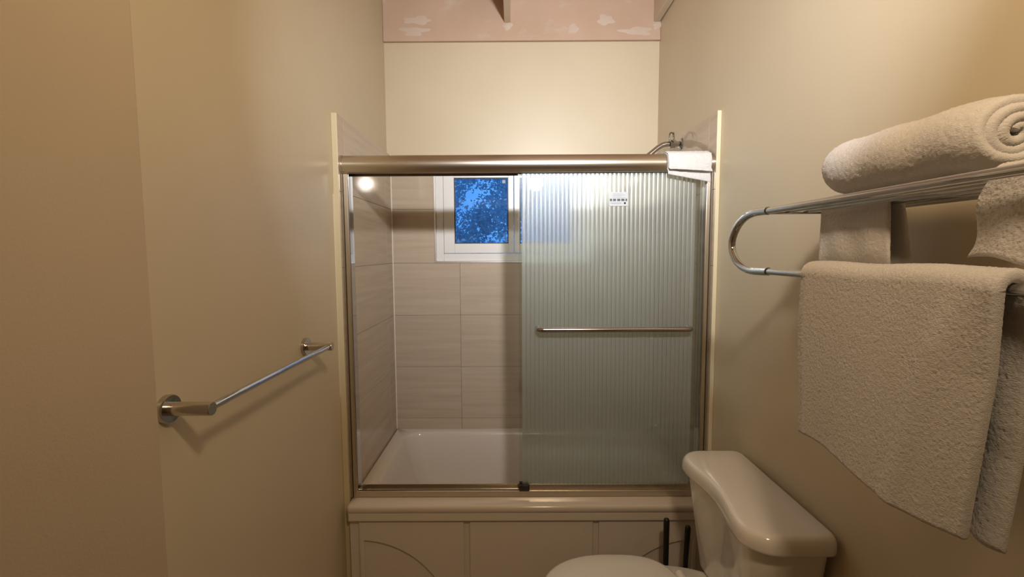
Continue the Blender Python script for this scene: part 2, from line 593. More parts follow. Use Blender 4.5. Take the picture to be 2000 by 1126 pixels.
frame(MB(), wx0, wx1, wz0, wz1, 0.010, YB - 0.004, YB + 0.030).build('metal_edge_trim', M['aluminium'], win, bevel=0.0015)
frame(MB(), wx0 + 0.010, wx1 - 0.010, wz0 + 0.010, wz1 - 0.010, 0.044, YB + 0.010, YB + 0.07).build('window_frame', M['pvc'], win, bevel=0.004)
xm = 0.006
for (sx0, sx1, gx0, gx1) in ((wx0 + 0.056, xm - 0.0015, -0.341, -0.027), (xm + 0.0015, wx1 - 0.056, 0.039, 0.337)):
    sm = MB()
    gz0, gz1 = 1.553, 1.931
    sz0, sz1 = wz0 + 0.056, wz1 - 0.056
    y0, y1 = YB + 0.004, YB + 0.05
    sm.box(sx0, gx0, y0, y1, sz0, sz1)
    sm.box(gx1, sx1, y0, y1, sz0, sz1)
    sm.box(gx0, gx1, y0, y1, sz0, gz0)
    sm.box(gx0, gx1, y0, y1, gz1, sz1)
    sash = sm.build('sash', M['pvc'], win, bevel=0.003)
    frame(MB(), gx0 - 0.002, gx1 + 0.002, gz0 - 0.002, gz1 + 0.002, 0.007, YB + 0.012, YB + 0.020).build('gasket', M['gasket'], sash)
    MB().box(gx0, gx1, YB + 0.018, YB + 0.023, gz0, gz1).build('pane', M['clear_glass'], sash)
    if gx0 < 0:
        MB().box(gx1 - 0.034, gx1 - 0.016, YB + 0.0172, YB + 0.0180, gz1 - 0.030, gz1 - 0.012).build('sticker', M['ink_pale'], sash)

# ------------------------------------------------------------------ lamp (out of view, it lights the room)
lamp = thing('ceiling_spotlight', (LAMP_POS[0], LAMP_POS[1] - 0.05, CEIL), 'white ceiling spotlight above and behind the camera, aimed at the shower', 'lamp')
n_dir = Vector((0, math.cos(LAMP_TILT), math.sin(LAMP_TILT)))
lp = Vector(LAMP_POS)
back = lp - n_dir * 0.012
MB().lathe([(0.0, 0.0), (0.05, 0.0), (0.05, -0.02), (0.0, -0.02)][1:3], 'z', (LAMP_POS[0], LAMP_POS[1] - 0.05, CEIL), 24).build('ceiling_plate', M['lamp_body'], lamp, smooth=40)
MB().tube([(LAMP_POS[0], LAMP_POS[1] - 0.05, CEIL - 0.02), (LAMP_POS[0], LAMP_POS[1] - 0.05, lp.z + 0.02)], 0.008).build('stem', M['lamp_body'], lamp, smooth=40)
MB().tube([back - n_dir * 0.10, back - n_dir * 0.07, back], [0.03, 0.060, 0.088], 24).build('lamp_head', M['lamp_body'], lamp, smooth=40)
for k_, (watts, colr, spr) in enumerate((LAMP_BEAM, LAMP_SPILL)):
    ld = bpy.data.lights.new('lamp_light', 'AREA')
    ld.shape = 'DISK'
    ld.size = (0.095, 0.165)[k_]
    ld.energy = watts
    ld.color = colr
    ld.spread = spr
    lo = bpy.data.objects.new('lamp_light', ld)
    COL.objects.link(lo)
    lo.rotation_mode = 'QUATERNION'
    lo.rotation_quaternion = n_dir.to_track_quat('-Z', 'Y')
    lo.location = lp - n_dir * 0.004 * k_
    lo.parent = lamp
    lo.matrix_parent_inverse = lamp.matrix_world.inverted()

# ------------------------------------------------------------------ bathtub
tub = thing('bathtub', (0.057, 2.26, 0), 'white alcove bathtub with panelled apron below the sliding shower doors', 'bathtub')
tx0, tx1, ty0, ty1 = XL + 0.003, XR - 0.003, 1.834, YB - 0.001
n = 8
tb = MB()
rings = [rrect(tx0 + .02, tx1 - .02, 1.872, ty1, 0.01, n, 0.0),
         rrect(tx0 + .004, tx1 - .004, 1.866, ty1, 0.01, n, RIM - 0.05),
         rrect(tx0, tx1, ty0 + 0.002, ty1, 0.012, n, RIM - 0.030),
         rrect(tx0, tx1, ty0, ty1, 0.012, n, RIM - 0.012),
         rrect(tx0 + .001, tx1 - .001, ty0 + 0.003, ty1 - .001, 0.012, n, RIM - 0.004),
         rrect(tx0 + .004, tx1 - .004, ty0 + 0.010, ty1 - .003, 0.012, n, RIM),
         rrect(-0.635, 0.750, 1.985, 2.640, 0.10, n, RIM),
         rrect(-0.629, 0.744, 1.991, 2.634, 0.095, n, RIM - 0.003),
         rrect(-0.622, 0.738, 1.998, 2.627, 0.09, n, RIM - 0.016),
         rrect(-0.600, 0.722, 2.010, 2.612, 0.09, n, RIM - 0.10),
         rrect(-0.560, 0.700, 2.030, 2.592, 0.09, n, RIM - 0.22),
         rrect(-0.500, 0.680, 2.050, 2.572, 0.09, n, RIM - 0.31),
         rrect(-0.450, 0.660, 2.075, 2.547, 0.09, n, RIM - 0.345),
         rrect(-0.380, 0.600, 2.120, 2.500, 0.08, n, RIM - 0.355)]
tb.loft(rings, cap0=True, cap1=True)
tb.build('tub_body', M['acrylic'], tub, smooth=50)
ap = MB()
ap.box(tx0 + .004, tx1 - .004, 1.860, 1.868, 0.0, RIM - 0.02)
apron = ap.build('apron', M['acrylic'], tub)
bm_ = MB()
bm_.box(tx0 + .003, tx1 - .003, 1.8365, 1.861, 0.378, RIM - 0.026)
bm_.build('top_band', M['acrylic'], apron, bevel=0.008, seg=4)
def quarter(sgn, cx, xe, x_out, x_in):
    """raised apron panel with a sunk quarter disc in its lower outer corner"""
    pts = [(x_out, 0.04), (xe, 0.04), (xe, -0.10 + math.sqrt(0.388 ** 2 - (xe - cx) ** 2))]
    for k in range(1, 33):
        a_ = PI / 2 - (PI / 2) * k / 32
        x, z = cx + sgn * 0.388 * math.cos(a_), -0.10 + 0.388 * math.sin(a_)
        if z > 0.045 and (x - xe) * sgn > 0.004:
            pts.append((x, z))
    pts += [(cx + sgn * math.sqrt(0.388 ** 2 - 0.14 ** 2), 0.04), (x_in, 0.04), (x_in, 0.374), (x_out, 0.374)]
    return pts


panels = [quarter(1, -0.66, -0.638, -0.658, -0.213), [(-0.190, 0.04), (0.332, 0.04), (0.332, 0.374), (-0.190, 0.374)], quarter(-1, 0.772, 0.750, 0.770, 0.356)]
for pts in panels:
    MB().loft([[(p[0], 1.8605, p[1]) for p in pts], [(p[0], 1.8490, p[1]) for p in pts]]).build('apron_panel', M['acrylic'], apron, bevel=0.006, seg=4)

# ------------------------------------------------------------------ shower door frame
df_ = thing('shower_door_frame', (0.057, 1.935, RIM), 'brushed nickel shower door frame standing on the tub rim', 'door frame')


def extrude_x(mb, prof, x0, x1, mi=0):
    return mb.loft([[(x0, p[0], p[1]) for p in prof], [(x1, p[0], p[1]) for p in prof]], mi=mi)


hz0, hz1 = 1.825, 1.897
prof = [(1.909, hz0)] + [(1.908 - 0.021 * math.sin(PI * k / 14) ** 0.7, hz0 + (hz1 - hz0) * k / 14) for k in range(15)] + \
       [(1.976, hz1), (1.976, hz0 - 0.001), (1.972, hz0 - 0.001), (1.972, hz1 - 0.005), (1.9115, hz1 - 0.005), (1.9115, hz0)]
extrude_x(MB(), prof, XL + 0.006, XR - 0.006).build('header_rail', M['brushed'], df_, smooth=35)
for sx in (-1, 1):
    xe = XL if sx < 0 else XR
    prof2 = [(p[0] - 0.0015 if p[0] < 1.94 else p[0] + 0.001, p[1] + (0.0012 if p[1] > 1.86 else -0.0012)) for p in prof[:17]] + [(1.977, hz0 - 0.001)]
    a, c = sorted((xe - sx * 0.0005, xe - sx * 0.010))
    cap = extrude_x(MB(), prof2, a, c).build('end_cap', M['nickel'], df_, smooth=35)
    MB().lathe([(0.0035, 0), (0.0035, -0.0025), (0.002, -0.0035)], 'y', (xe - sx * 0.017, 1.8955, hz0 + 0.011), 12).build('screw', M['chrome'], cap, smooth=40)
    # side jamb: front flange and channel
    jm = MB()
    a, c = sorted((xe - sx * 0.0005, xe - sx * 0.028))
    jm.box(a, c, 1.903, 1.966, RIM + 0.0005, hz0)
    jo = jm.build('side_jamb', M['brushed'], df_, bevel=0.003, seg=3)
    a, c = sorted((xe - sx * 0.008, xe - sx * 0.012))
    MB().box(a, c, 1.9015, 1.904, RIM + 0.002, hz0).build('jamb_groove', M['dark_plastic'], jo)
    a, c = sorted((xe - sx * 0.028, xe - sx * 0.0295))
    MB().box(a, c, 1.912, 1.958, RIM + 0.02, hz0).build('jamb_liner', M['chrome'], jo)
    # bumpers
    bmx = sorted((xe - sx * 0.0295, xe - sx * 0.037))
    MB().box(bmx[0], bmx[1], 1.925, 1.945, RIM + 0.028, RIM + 0.045).build('bumper', M['clear_plastic'], jo, bevel=0.002)
tr_ = MB()
tprof = [(1.912, RIM + 0.0005), (1.906, RIM + 0.003), (1.906, RIM + 0.026), (1.909, RIM + 0.0275), (1.911, RIM + 0.0275), (1.911, RIM + 0.008), (1.935, RIM + 0.008), (1.935, RIM + 0.02),
         (1.937, RIM + 0.02), (1.937, RIM + 0.008), (1.962, RIM + 0.010), (1.962, RIM + 0.03), (1.966, RIM + 0.03), (1.966, RIM + 0.0005)]
extrude_x(tr_, tprof, XL + 0.028, XR - 0.028).build('bottom_track', M['brushed'], df_, smooth=35)
gd = MB()
gd.box(0.022, 0.036, 1.903, 1.9165, RIM + 0.0275, RIM + 0.054)
gd.box(0.036, 0.0635, 1.9035, 1.9165, RIM + 0.0275, RIM + 0.052)
gd.box(0.022, 0.0635, 1.9255, 1.9455, RIM + 0.008, RIM + 0.052)
gd.build('centre_guide', M['dark_plastic'], df_, bevel=0.002)


# ------------------------------------------------------------------ fluted sliding panels
def fluted(x0, x1, y0, y1, z0, z1, pitch, flat, depth, nseg=8):
    """flutes on the front (y0) face"""
    mb = MB()
    edge = 0.014
    prof, mi = [(x0, y0)], []
    x = x0 + edge
    prof.append((x, y0))
    mi.append(0)
    cnt = int((x1 - x0 - 2 * edge) / pitch)
    for k in range(cnt):
        w = pitch - flat
        for s in range(1, nseg + 1):
            u = s / nseg
            prof.append((x + w * u, y0 - depth * 4 * u * (1 - u)))
            mi.append(1)
        prof.append((x + pitch, y0))
        mi.append(0)
        x += pitch
    prof.append((x1, y0))
    mi.append(0)
    n_ = len(prof)
    vs_ = [(p[0], p[1], z0) for p in prof] + [(p[0], p[1], z1) for p in prof]
    vs_ += [(x0, y1, z0), (x1, y1, z0), (x0, y1, z1), (x1, y1, z1)]
    B = 2 * n_
    for i in range(n_ - 1):
        pass
    mb.v = vs_
    mb.f = [(i, i + 1, n_ + i + 1, n_ + i) for i in range(n_ - 1)]
    mb.m = list(mi)
    ex = [(B, B + 2, B + 3, B + 1), (0, n_, B + 2, B), (n_ - 1, B + 1, B + 3, 2 * n_ - 1),
          tuple(range(n_ - 1, -1, -1)) + (B, B + 1), tuple(range(n_, 2 * n_)) + (B + 3, B + 2)]
    mb.f += ex
    mb.m += [0] * len(ex)
    return mb


P1 = thing('glass_door_panel', (0.40, 1.921, RIM + 0.05), 'front fluted glass shower door panel with a towel bar handle and a sticker', 'shower door', 'sliding shower door panels')
gm = fluted(0.022, 0.786, 1.9185, 1.9235, RIM + 0.012, 1.880, 0.0180, 0.0013, 0.0012)
gm.build('fluted_glass', [M['pane_flat'], M['pane_fluted']], P1, smooth=50)
MB().box(0.064, 0.786, 1.9113, 1.930, RIM + 0.011, RIM + 0.054).build('bottom_rail', M['brushed'], P1, bevel=0.002)
P2 = thing('glass_door_panel', (0.41, 1.950, RIM + 0.05), 'rear fluted glass shower door panel, slid behind the one with the towel bar', 'shower door', 'sliding shower door panels')
gm = fluted(0.040, 0.788, 1.9485, 1.9535, RIM + 0.012, 1.880, 0.0180, 0.0013, 0.0012)
gm.build('fluted_glass', [M['pane_flat'], M['pane_flat']], P2, smooth=50)
MB().box(0.068, 0.788, 1.944, 1.958, RIM + 0.011, RIM + 0.040).build('bottom_rail', M['brushed'], P2, bevel=0.002)

# towel bar handle on the front panel
hx0, hx1, hy, hz = 0.104, 0.735, 1.872, 1.181
rr_ = 0.022
path = [(hx0, 1.9165, hz), (hx0, hy + rr_, hz)]
path += [(hx0 + rr_ - rr_ * math.cos(a), hy + rr_ - rr_ * math.sin(a), hz) for a in [PI / 2 * k / 8 for k in range(1, 9)]]
path += [(hx1 - rr_ + rr_ * math.sin(a), hy + rr_ - rr_ * math.cos(a), hz) for a in [PI / 2 * k / 8 for k in range(0, 9)]]
path += [(hx1, 1.9165, hz)]
hb = MB().tube(path, 0.0105, 18).build('towel_bar_handle', M['bronze'], P1, smooth=40)
for hx in (hx0, hx1):
    MB().lathe([(0.011, 0.0), (0.012, 0.0025), (0.008, 0.004)], 'y', (hx, 1.9125, hz), 16).build('washer', M['clear_plastic'], hb, smooth=40)
    MB().lathe([(0.009, 0.0), (0.009, 0.005), (0.006, 0.008)], 'y', (hx, 1.9236, hz), 16).build('bolt_cap', M['chrome'], hb, smooth=40)
# sticker (its text is too small to read in the photograph)
st = MB().box(0.3985, 0.475, 1.9148, 1.9152, 1.689, 1.746)
st = st.build('sticker', M['paper'], P1)
st['label'] = 'small white paper sticker with a dark band'
for (a, c) in ((0.400, 0.409), (0.413, 0.425), (0.430, 0.443), (0.447, 0.460), (0.464, 0.471)):
    MB().box(a, c, 1.9142, 1.9148, 1.709, 1.7185).build('printed_block', M['ink'], st)
for z_, x1_ in ((1.739, 0.452), (1.734, 0.462), (1.729, 0.448), (1.7235, 0.465)):
    MB().box(0.412, x1_, 1.9144, 1.9148, z_ - 0.0009, z_ + 0.0009).build('printed_line', M['ink_pale'], st)
MB().box(0.404, 0.448, 1.9144, 1.9148, 1.6985, 1.7025).build('printed_line', M['ink_pale'], st)
MB().lathe([(0.0052, 0.0), (0.0052, 0.0006), (0.0036, 0.0006), (0.0036, 0.0)], 'y', (0.462, 1.9142, 1.7005), 20).build('printed_ring', M['ink_pale'], st)

# ------------------------------------------------------------------ shower fittings on the right tiled wall
sa = thing('shower_arm', (XR, 2.28, 2.022), 'chrome shower arm and head on the right tiled wall', 'shower head')
MB().lathe([(0.030, 0.0), (0.030, -0.004), (0.022, -0.010), (0.013, -0.012)], 'x', (XR, 2.28, 2.022), 28).build('flange', M['chrome'], sa, smooth=40)
pth = [(XR - 0.01, 2.28, 2.022), (0.765, 2.28, 2.022), (0.745, 2.28, 2.021), (0.725, 2.28, 2.015), (0.705, 2.28, 2.003), (0.640, 2.28, 1.950), (0.615, 2.28, 1.928)]
MB().tube(pth, 0.0125, 18).build('arm', M['chrome'], sa, smooth=60)
MB().lathe([(0.020, 0), (0.020, -0.026)], 'x', (XR - 0.030, 2.28, 2.022), 8).build('nut', M['chrome'], sa, smooth=30)
hd = Vector((-0.8, 0, -0.6)).normalized()
p0 = Vector((0.615, 2.28, 1.928))
MB().tube([p0, p0 + hd * 0.012, p0 + hd * 0.03, p0 + hd * 0.055, p0 + hd * 0.065], [0.014, 0.018, 0.02, 0.036, 0.036], 28).build('shower_head', M['chrome'], sa, smooth=50)
rg = MB()
for (off, tilt) in ((0.0, 0.25), (0.010, -0.1)):
    pts = [(0.772 + off + 0.026 * math.sin(a) * math.sin(0.5 + tilt), 2.28 + 0.026 * math.sin(a) * math.cos(0.5 + tilt), 2.046 + 0.030 * math.cos(a)) for a in [2 * PI * k / 32 for k in range(33)]]
    rg.tube(pts, 0.0032, 8)
tag(rg.build('hanging_ring', M['clear_plastic'], smooth=60), 'clear plastic double ring hung over the chrome shower arm', 'ring')
sp = thing('tub_spout', (XR, 2.28, 0.62), 'chrome tub spout on the right tiled wall behind the fluted glass', 'tub spout')
MB().lathe([(0.032, 0.0), (0.032, -0.006), (0.024, -0.010)], 'x', (XR, 2.28, 0.62), 24).build('flange', M['chrome'], sp, smooth=40)
MB().tube([(XR - 0.008, 2.28, 0.62), (XR - 0.07, 2.28, 0.622), (XR - 0.11, 2.28, 0.615), (XR - 0.135, 2.28, 0.596), (XR - 0.138, 2.28, 0.582)], [0.02, 0.022, 0.021, 0.019, 0.017], 20).build('spout_body', M['chrome'], sp, smooth=60)

# ------------------------------------------------------------------ washcloth over the header rail
nu, nv = 90, 70


def cloth_path(offs, hem_l, hem_r, flare=0.0):
    P = np.zeros((nu, nv, 3))
    base = [(1.9800, 1.865)] + [(1.9800, 1.892)] + [(1.976, 1.9015), (1.95, 1.9025), (1.92, 1.9015)] + \
           [(1.9035 - 0.021 * math.sin(PI * k / 14) ** 0.7, 1.897 - 0.072 * k / 14) for k in range(1, 13)] + [(1.8845, 1.827)]
    for j in range(nv):
        v = j / (nv - 1)
        hem = hem_l + (hem_r - hem_l) * v
        pts = [Vector((0, p[0], p[1])) for p in base if p[1] > hem + 0.004 or p[0] > 1.93]
        pts.append(Vector((0, 1.8835, hem)))
        L = [0]
        for a, c in zip(pts[:-1], pts[1:]):
            L.append(L[-1] + (c - a).length)
        for i in range(nu):
            s = L[-1] * i / (nu - 1)
            k = max(0, min(len(L) - 2, int(np.searchsorted(L, s)) - 1))
            q = pts[k].lerp(pts[k + 1], (s - L[k]) / max(1e-9, L[k + 1] - L[k]))
            fr_ = i / (nu - 1)
            P[i, j] = (0.622 + 0.006 * max(0, fr_ - 0.3) + (0.178 - 0.012 * max(0, fr_ - .4)) * v, q.y - offs * ((1 if fr_ > 0.4 else 0.2) + flare * max(0, (fr_ - 0.78) / 0.22) ** 1.5 * (0.4 + 0.6 * math.sin(PI * (0.15 + 0.7 * v)))), q.z + offs * (1 - fr_) * 0.8)
    return P


wc = cloth(cloth_path(0.010, 1.830, 1.819, 1.6), 0.005, 0.0005)
P_ = cloth_path(0.0015, 1.812, 1.780)
P_[:, :, 0] -= 0.0
m2 = cloth(P_, 0.005, 0.0005)
wc.add(m2.v, m2.f)
tag(wc.build('washcloth', M['terry_white'], smooth=180), 'folded white washcloth draped over the right end of the header rail', 'washcloth')

# ------------------------------------------------------------------ towel bar on the left wall
tbar = thing('towel_bar', (WL, 1.254, 1.178), 'chrome single towel bar mounted on the cream left wall', 'towel bar')
for yy in (0.935, 1.574):
    post = MB().lathe([(0.0145, 0.006), (0.0145, 0.096), (0.0135, 0.098)], 'x', (WL, yy, 1.178), 28).build('post', M['nickel'], tbar, smooth=40)
    MB().lathe([(0.030, 0.0003), (0.030, 0.010), (0.0285, 0.0125), (0.015, 0.0125)], 'x', (WL, yy, 1.178), 36).build('flange', M['chrome'], tbar, smooth=40)
MB().tube([(WL + 0.087, 0.942, 1.178), (WL + 0.087, 1.567, 1.178)], 0.0085, 20).build('bar', M['chrome'], tbar, smooth=40)

# ------------------------------------------------------------------ towel shelf rack on the right wall
RX, RZ1, RZ0 = 0.59, 1.593, 1.453
yf, yn = 1.073, 0.46
rack = thing('towel_rack', (WR, (yf + yn) / 2, RZ1), 'chrome towel shelf with slats and a lower bar on the right wall', 'towel rack')


def ubend(y0, sg):
    prof_u = [(0, 0.0), (0.03, 0.001), (0.066, 0.0), (0.105, -0.008), (0.139, -0.025), (0.163, -0.050), (0.171, -0.073), (0.163, -0.098), (0.139, -0.120), (0.105, -0.134), (0.066, -0.1405), (0.03, -0.141), (-0.01, -0.140)]
    # smooth with Catmull-Rom
    out = []
    pp = [prof_u[0]] + prof_u + [prof_u[-1]]
    for i in range(1, len(pp) - 2):
        for k in range(5):
            t_ = k / 5
            q = []
            for d in (0, 1):
                a, b_, c, e = pp[i - 1][d], pp[i][d], pp[i + 1][d], pp[i + 2][d]
                q.append(0.5 * ((2 * b_) + (-a + c) * t_ + (2 * a - 5 * b_ + 4 * c - e) * t_ ** 2 + (-a + 3 * b_ - 3 * c + e) * t_ ** 3))
            out.append((RX, y0 + sg * q[0], RZ1 + q[1]))
    out.append((RX, y0 + sg * prof_u[-1][0], RZ1 + prof_u[-1][1]))
    return out


MB().tube(ubend(yf, 1), 0.0095, 20).build('curved_end', M['chrome'], rack, smooth=60)
MB().tube(ubend(yn, -1), 0.0095, 20).build('curved_end', M['chrome'], rack, smooth=60)
MB().tube([(RX, yn, RZ1), (RX, yf, RZ1)], 0.0075, 18).build('front_bar', M['chrome'], rack, smooth=40)
MB().tube([(RX, yn, RZ0), (RX, yf, RZ0)], 0.0072, 18).build('lower_bar', M['chrome'], rack, smooth=40)
slat_x = (0.632, 0.674, 0.716, 0.758, 0.800)
for sx in slat_x:
    MB().tube([(sx, yn + 0.004, RZ1), (sx, yf - 0.008, RZ1)], 0.0062, 14).build('slat', M['chrome'], rack, smooth=40)
for yy in (yf - 0.006, yn + 0.004):
    MB().box(RX, WR - 0.0005, yy - 0.007, yy + 0.007, RZ1 - 0.0085, RZ1 - 0.0025).build('cross_bar', M['chrome'], rack, bevel=0.002)
    MB().lathe([(0.022, -0.0003), (0.022, -0.010), (0.012, -0.013)], 'x', (WR, yy, RZ1 - 0.005), 28).build('wall_flange', M['chrome'], rack, smooth=40)


def draped(name, label, cx, cz, r, y_far, y_near, zf, zb, th, xb, nu, nv, fuzz, shape, blur=(1, 1), mat='terry'):
    """towel over a bar along y: front flap hangs on the -x side to zf, back flap to zb"""
    path_ = []
    n1, n2, n3 = int(nu * 0.5), int(nu * 0.12), 0
    n3 = nu - n1 - n2
    for i in range(n1):
        t_ = i / n1
        path_.append(('f', t_))
    for i in range(n2):
        path_.append(('o', i / n2))
    for i in range(n3):
        path_.append(('b', i / (n3 - 1)))
    P = np.zeros((nu, nv, 3))
    for i, (k, t_) in enumerate(path_):
        for j in range(nv):
            v = j / (nv - 1)
            y = y_far + (y_near - y_far) * v
            if k == 'f':
                x, z, dn = cx - r, zf + (cz - zf) * t_, 1 - t_
            elif k == 'o':
                a = PI * (1 - t_)
                x, z, dn = cx + r * math.cos(a), cz + r * math.sin(a), 0.0
            else:
                x, z, dn = cx + r + (xb - cx - r) * min(1, t_ * 1.6) ** 0.7, cz + (zb - cz) * t_, t_
            dx, dy, dz = shape(k, dn, v)
            P[i, j] = (x + dx, y + dy, z + dz)
    tw = cloth(P, th, fuzz, blur)
    return tag(tw.build(name, M[mat], smooth=180), label, 'towel')


def shape_bath(k, dn, v):
    dx = dy = dz = 0.0
    if k == 'f':
        rv = 0.86 - 0.16 * dn                     # soft ridge running down the near side
        dx = -0.005 * math.exp(-((v - rv) / 0.045) ** 2) * min(1, dn * 4) + 0.012 * max(0, (v - rv) / (1 - rv + 1e-6)) ** 1.3 * min(1, dn * 3)
        dx += 0.004 * math.sin(v * 7 + 1) * dn
        dy = (0.036 * dn) * v + 0.006 * math.sin(dn * 5) * (1 - v)
        dz = (0.012 * math.sin(v * 5.2 + 0.6)) * dn ** 2
        if v < 0.06:
            dx += 0.004 * (0.06 - v) / 0.06
    elif k == 'b':
        dx = 0.009 * math.sin(v * 24 + 0.8) * min(1, dn * 2)
        dy = (0.032 * dn) * v
        dz = 0.008 * math.sin(v * 6) * dn ** 2 - 0.015 * v * dn
    dz += 0.0 if k != 'o' else 0.0015 * math.sin(v * 11)
    return dx, dy, dz


draped('bath_towel', 'large white terry bath towel hanging over the lower bar of the towel rack', RX, RZ0, 0.0185, 0.905, 0.536, 1.130, 1.125, 0.017, 0.640, 330, 260, 0.00032, shape_bath, (0, 0))


def shape_far(k, dn, v):
    return (0.004 * math.sin(v * 14) * dn, 0.004 * dn * (1 - 2 * v), 0.004 * math.sin(v * 5) * dn)


draped('hand_towel', 'white hand towel hanging from the far end of the shelf, behind the bath towel', 0.716, RZ1, 0.0115, 1.058, 0.868, 1.44, 1.43, 0.008, 0.745, 120, 90, 0.0004, shape_far, (0, 0))


def shape_near(k, dn, v):
    return (0.005 * math.sin(v * 9 + 1) * dn, 0.032 * dn * (1 - v) + 0.008 * math.sin(dn * 6) * (1 - v), 0.006 * math.sin(v * 6) * dn - 0.02 * v * dn)


draped('hand_towel', 'white hand towel hanging from the near end of the shelf, nearest the camera', 0.632, RZ1, 0.0125, 0.603, 0.478, 1.490, 1.50, 0.011, 0.655, 120, 100, 0.0005, shape_near, (0, 0))

# rolled towel lying on the shelf slats
ry0, ry1, rcx, rr0 = 0.962, 0.640, 0.690, 0.065
turns, nth, nyy = 3.6, 420, 130
P = np.zeros((nth, nyy, 3))
for i in range(nth):
    t_ = i / (nth - 1)
    th_ = 2 * PI * turns * t_
    rad = 0.005 + (rr0 - 0.0085 - 0.005) * t_
    for j in range(nyy):
        v = j / (nyy - 1)
        sag = 1.0
        end = 0.006 * math.exp(-(v * 20) ** 2) + 0.005 * math.exp(-((1 - v) * 16) ** 2)
        rr2 = max(0.004, rad * (1 - 0.09 * v) - end * t_ + 0.0012 * math.sin(v * 17 + th_))
        ang = -th_ + 2 * PI * turns - 0.9
        x = rcx + rr2 * math.cos(ang) * 1.03
        z = rr2 * math.sin(ang)
        wob = 0.014 * math.sin(th_ * 0.9 + 0.5) * t_ * (1 if v > 0.5 else 0.7)
        P[i, j] = (x, ry0 + (ry1 - ry0) * v - wob * (2 * abs(v - 0.5)) ** 3, z)
zc = RZ1 + 0.0062 + rr0 - 0.001
P[:, :, 2] = zc + P[:, :, 2]
floor_z = RZ1 + 0.0062 + 0.0088
P[:, :, 2] = np.where(P[:, :, 2] < floor_z + 0.004, floor_z + 0.004 - 0.004 * (1 - np.exp((P[:, :, 2] - floor_z - 0.004) / 0.006)), P[:, :, 2])
rt = cloth(P, 0.0155, 0.0004, (0, 0))
tag(rt.build('rolled_towel', M['terry'], smooth=180), 'rolled white terry towel lying on top of the chrome shelf', 'towel')

# ------------------------------------------------------------------ toilet
TY = 1.368
toi = thing('toilet', (0.55, TY, 0), 'white two-piece toilet standing against the right wall beside the tub', 'toilet')


def tank_outline(x0, x1, y0, y1, r, dip, n_=10, z=0.0):
    """plan with rounded front corners (x0 side) and a shallow dip in the front; x1 is the wall side"""
    pts = []
    rb = min(0.03, r)
    for cx, cy, a0, rad in ((x1 - rb, y1 - rb, 0, rb), (x0 + r, y1 - r, 90, r)):
        for k in range(n_ + 1):
            a = math.radians(a0 + 90 * k / n_)
            pts.append((cx + rad * math.cos(a), cy + rad * math.sin(a), z))
    for k in range(1, 12):
        t_ = k / 12
        pts.append((x0 + dip * math.sin(PI * t_) ** 2, y1 - r + (y0 + r - (y1 - r)) * t_, z))
    for cx, cy, a0, rad in ((x0 + r, y0 + r, 180, r), (x1 - rb, y0 + rb, 270, rb)):
        for k in range(n_ + 1):
            a = math.radians(a0 + 90 * k / n_)
            pts.append((cx + rad * math.cos(a), cy + rad * math.sin(a), z))
    return pts


lx0, lx1, ly0, ly1 = 0.594, 0.826, 1.100, 1.638
tk = MB()
tk.loft([tank_outline(0.655, 0.818, 1.185, 1.553, 0.05, 0.012, z=0.40),
         tank_outline(0.645, 0.820, 1.175, 1.563, 0.055, 0.014, z=0.415),
         tank_outline(0.612, 0.822, 1.125, 1.613, 0.07, 0.018, z=0.724),
         tank_outline(0.612, 0.822, 1.125, 1.613, 0.07, 0.018, z=0.7275)]).build('tank', M['porcelain'], toi, smooth=40)
ld_ = MB()
ld_.loft([tank_outline(lx0 + 0.006, lx1, ly0 + 0.006, ly1 - 0.006, 0.075, 0.022, z=0.7285),
          tank_outline(lx0 + 0.001, lx1, ly0 + 0.001, ly1 - 0.001, 0.08, 0.022, z=0.732),
          tank_outline(lx0, lx1, ly0, ly1, 0.08, 0.022, z=0.738),
          tank_outline(lx0 + 0.001, lx1, ly0 + 0.001, ly1 - 0.001, 0.08, 0.022, z=0.757),
          tank_outline(lx0 + 0.005, lx1 - 0.002, ly0 + 0.005, ly1 - 0.005, 0.078, 0.022, z=0.7685),
          tank_outline(lx0 + 0.011, lx1 - 0.006, ly0 + 0.011, ly1 - 0.011, 0.074, 0.022, z=0.7752),
          tank_outline(lx0 + 0.020, lx1 - 0.012, ly0 + 0.020, ly1 - 0.020, 0.068, 0.021, z=0.7772),
          tank_outline(lx0 + 0.08, lx1 - 0.06, ly0 + 0.08, ly1 - 0.08, 0.03, 0.012, z=0.778)]).build('tank_lid', M['porcelain'], toi, smooth=50)


def seat_outline(s, z, x_tip=0.085, x_back=0.545, hw=0.180, n_=48):
    pts = []
    xc = 0.325
    for k in range(n_):
        a = 2 * PI * k / n_
        c, q = math.cos(a), math.sin(a)
        ax_ = (x_back - xc) if c > 0 else (xc - x_tip)
        ex = 0.62 if c > 0 else 0.9
        x = xc + ax_ * s * math.copysign(abs(c) ** ex, c)
        y = TY + hw * s * math.copysign(abs(q) ** (0.8 if c > 0 else 0.95), q)
        pts.append((x, y, z))
    return pts


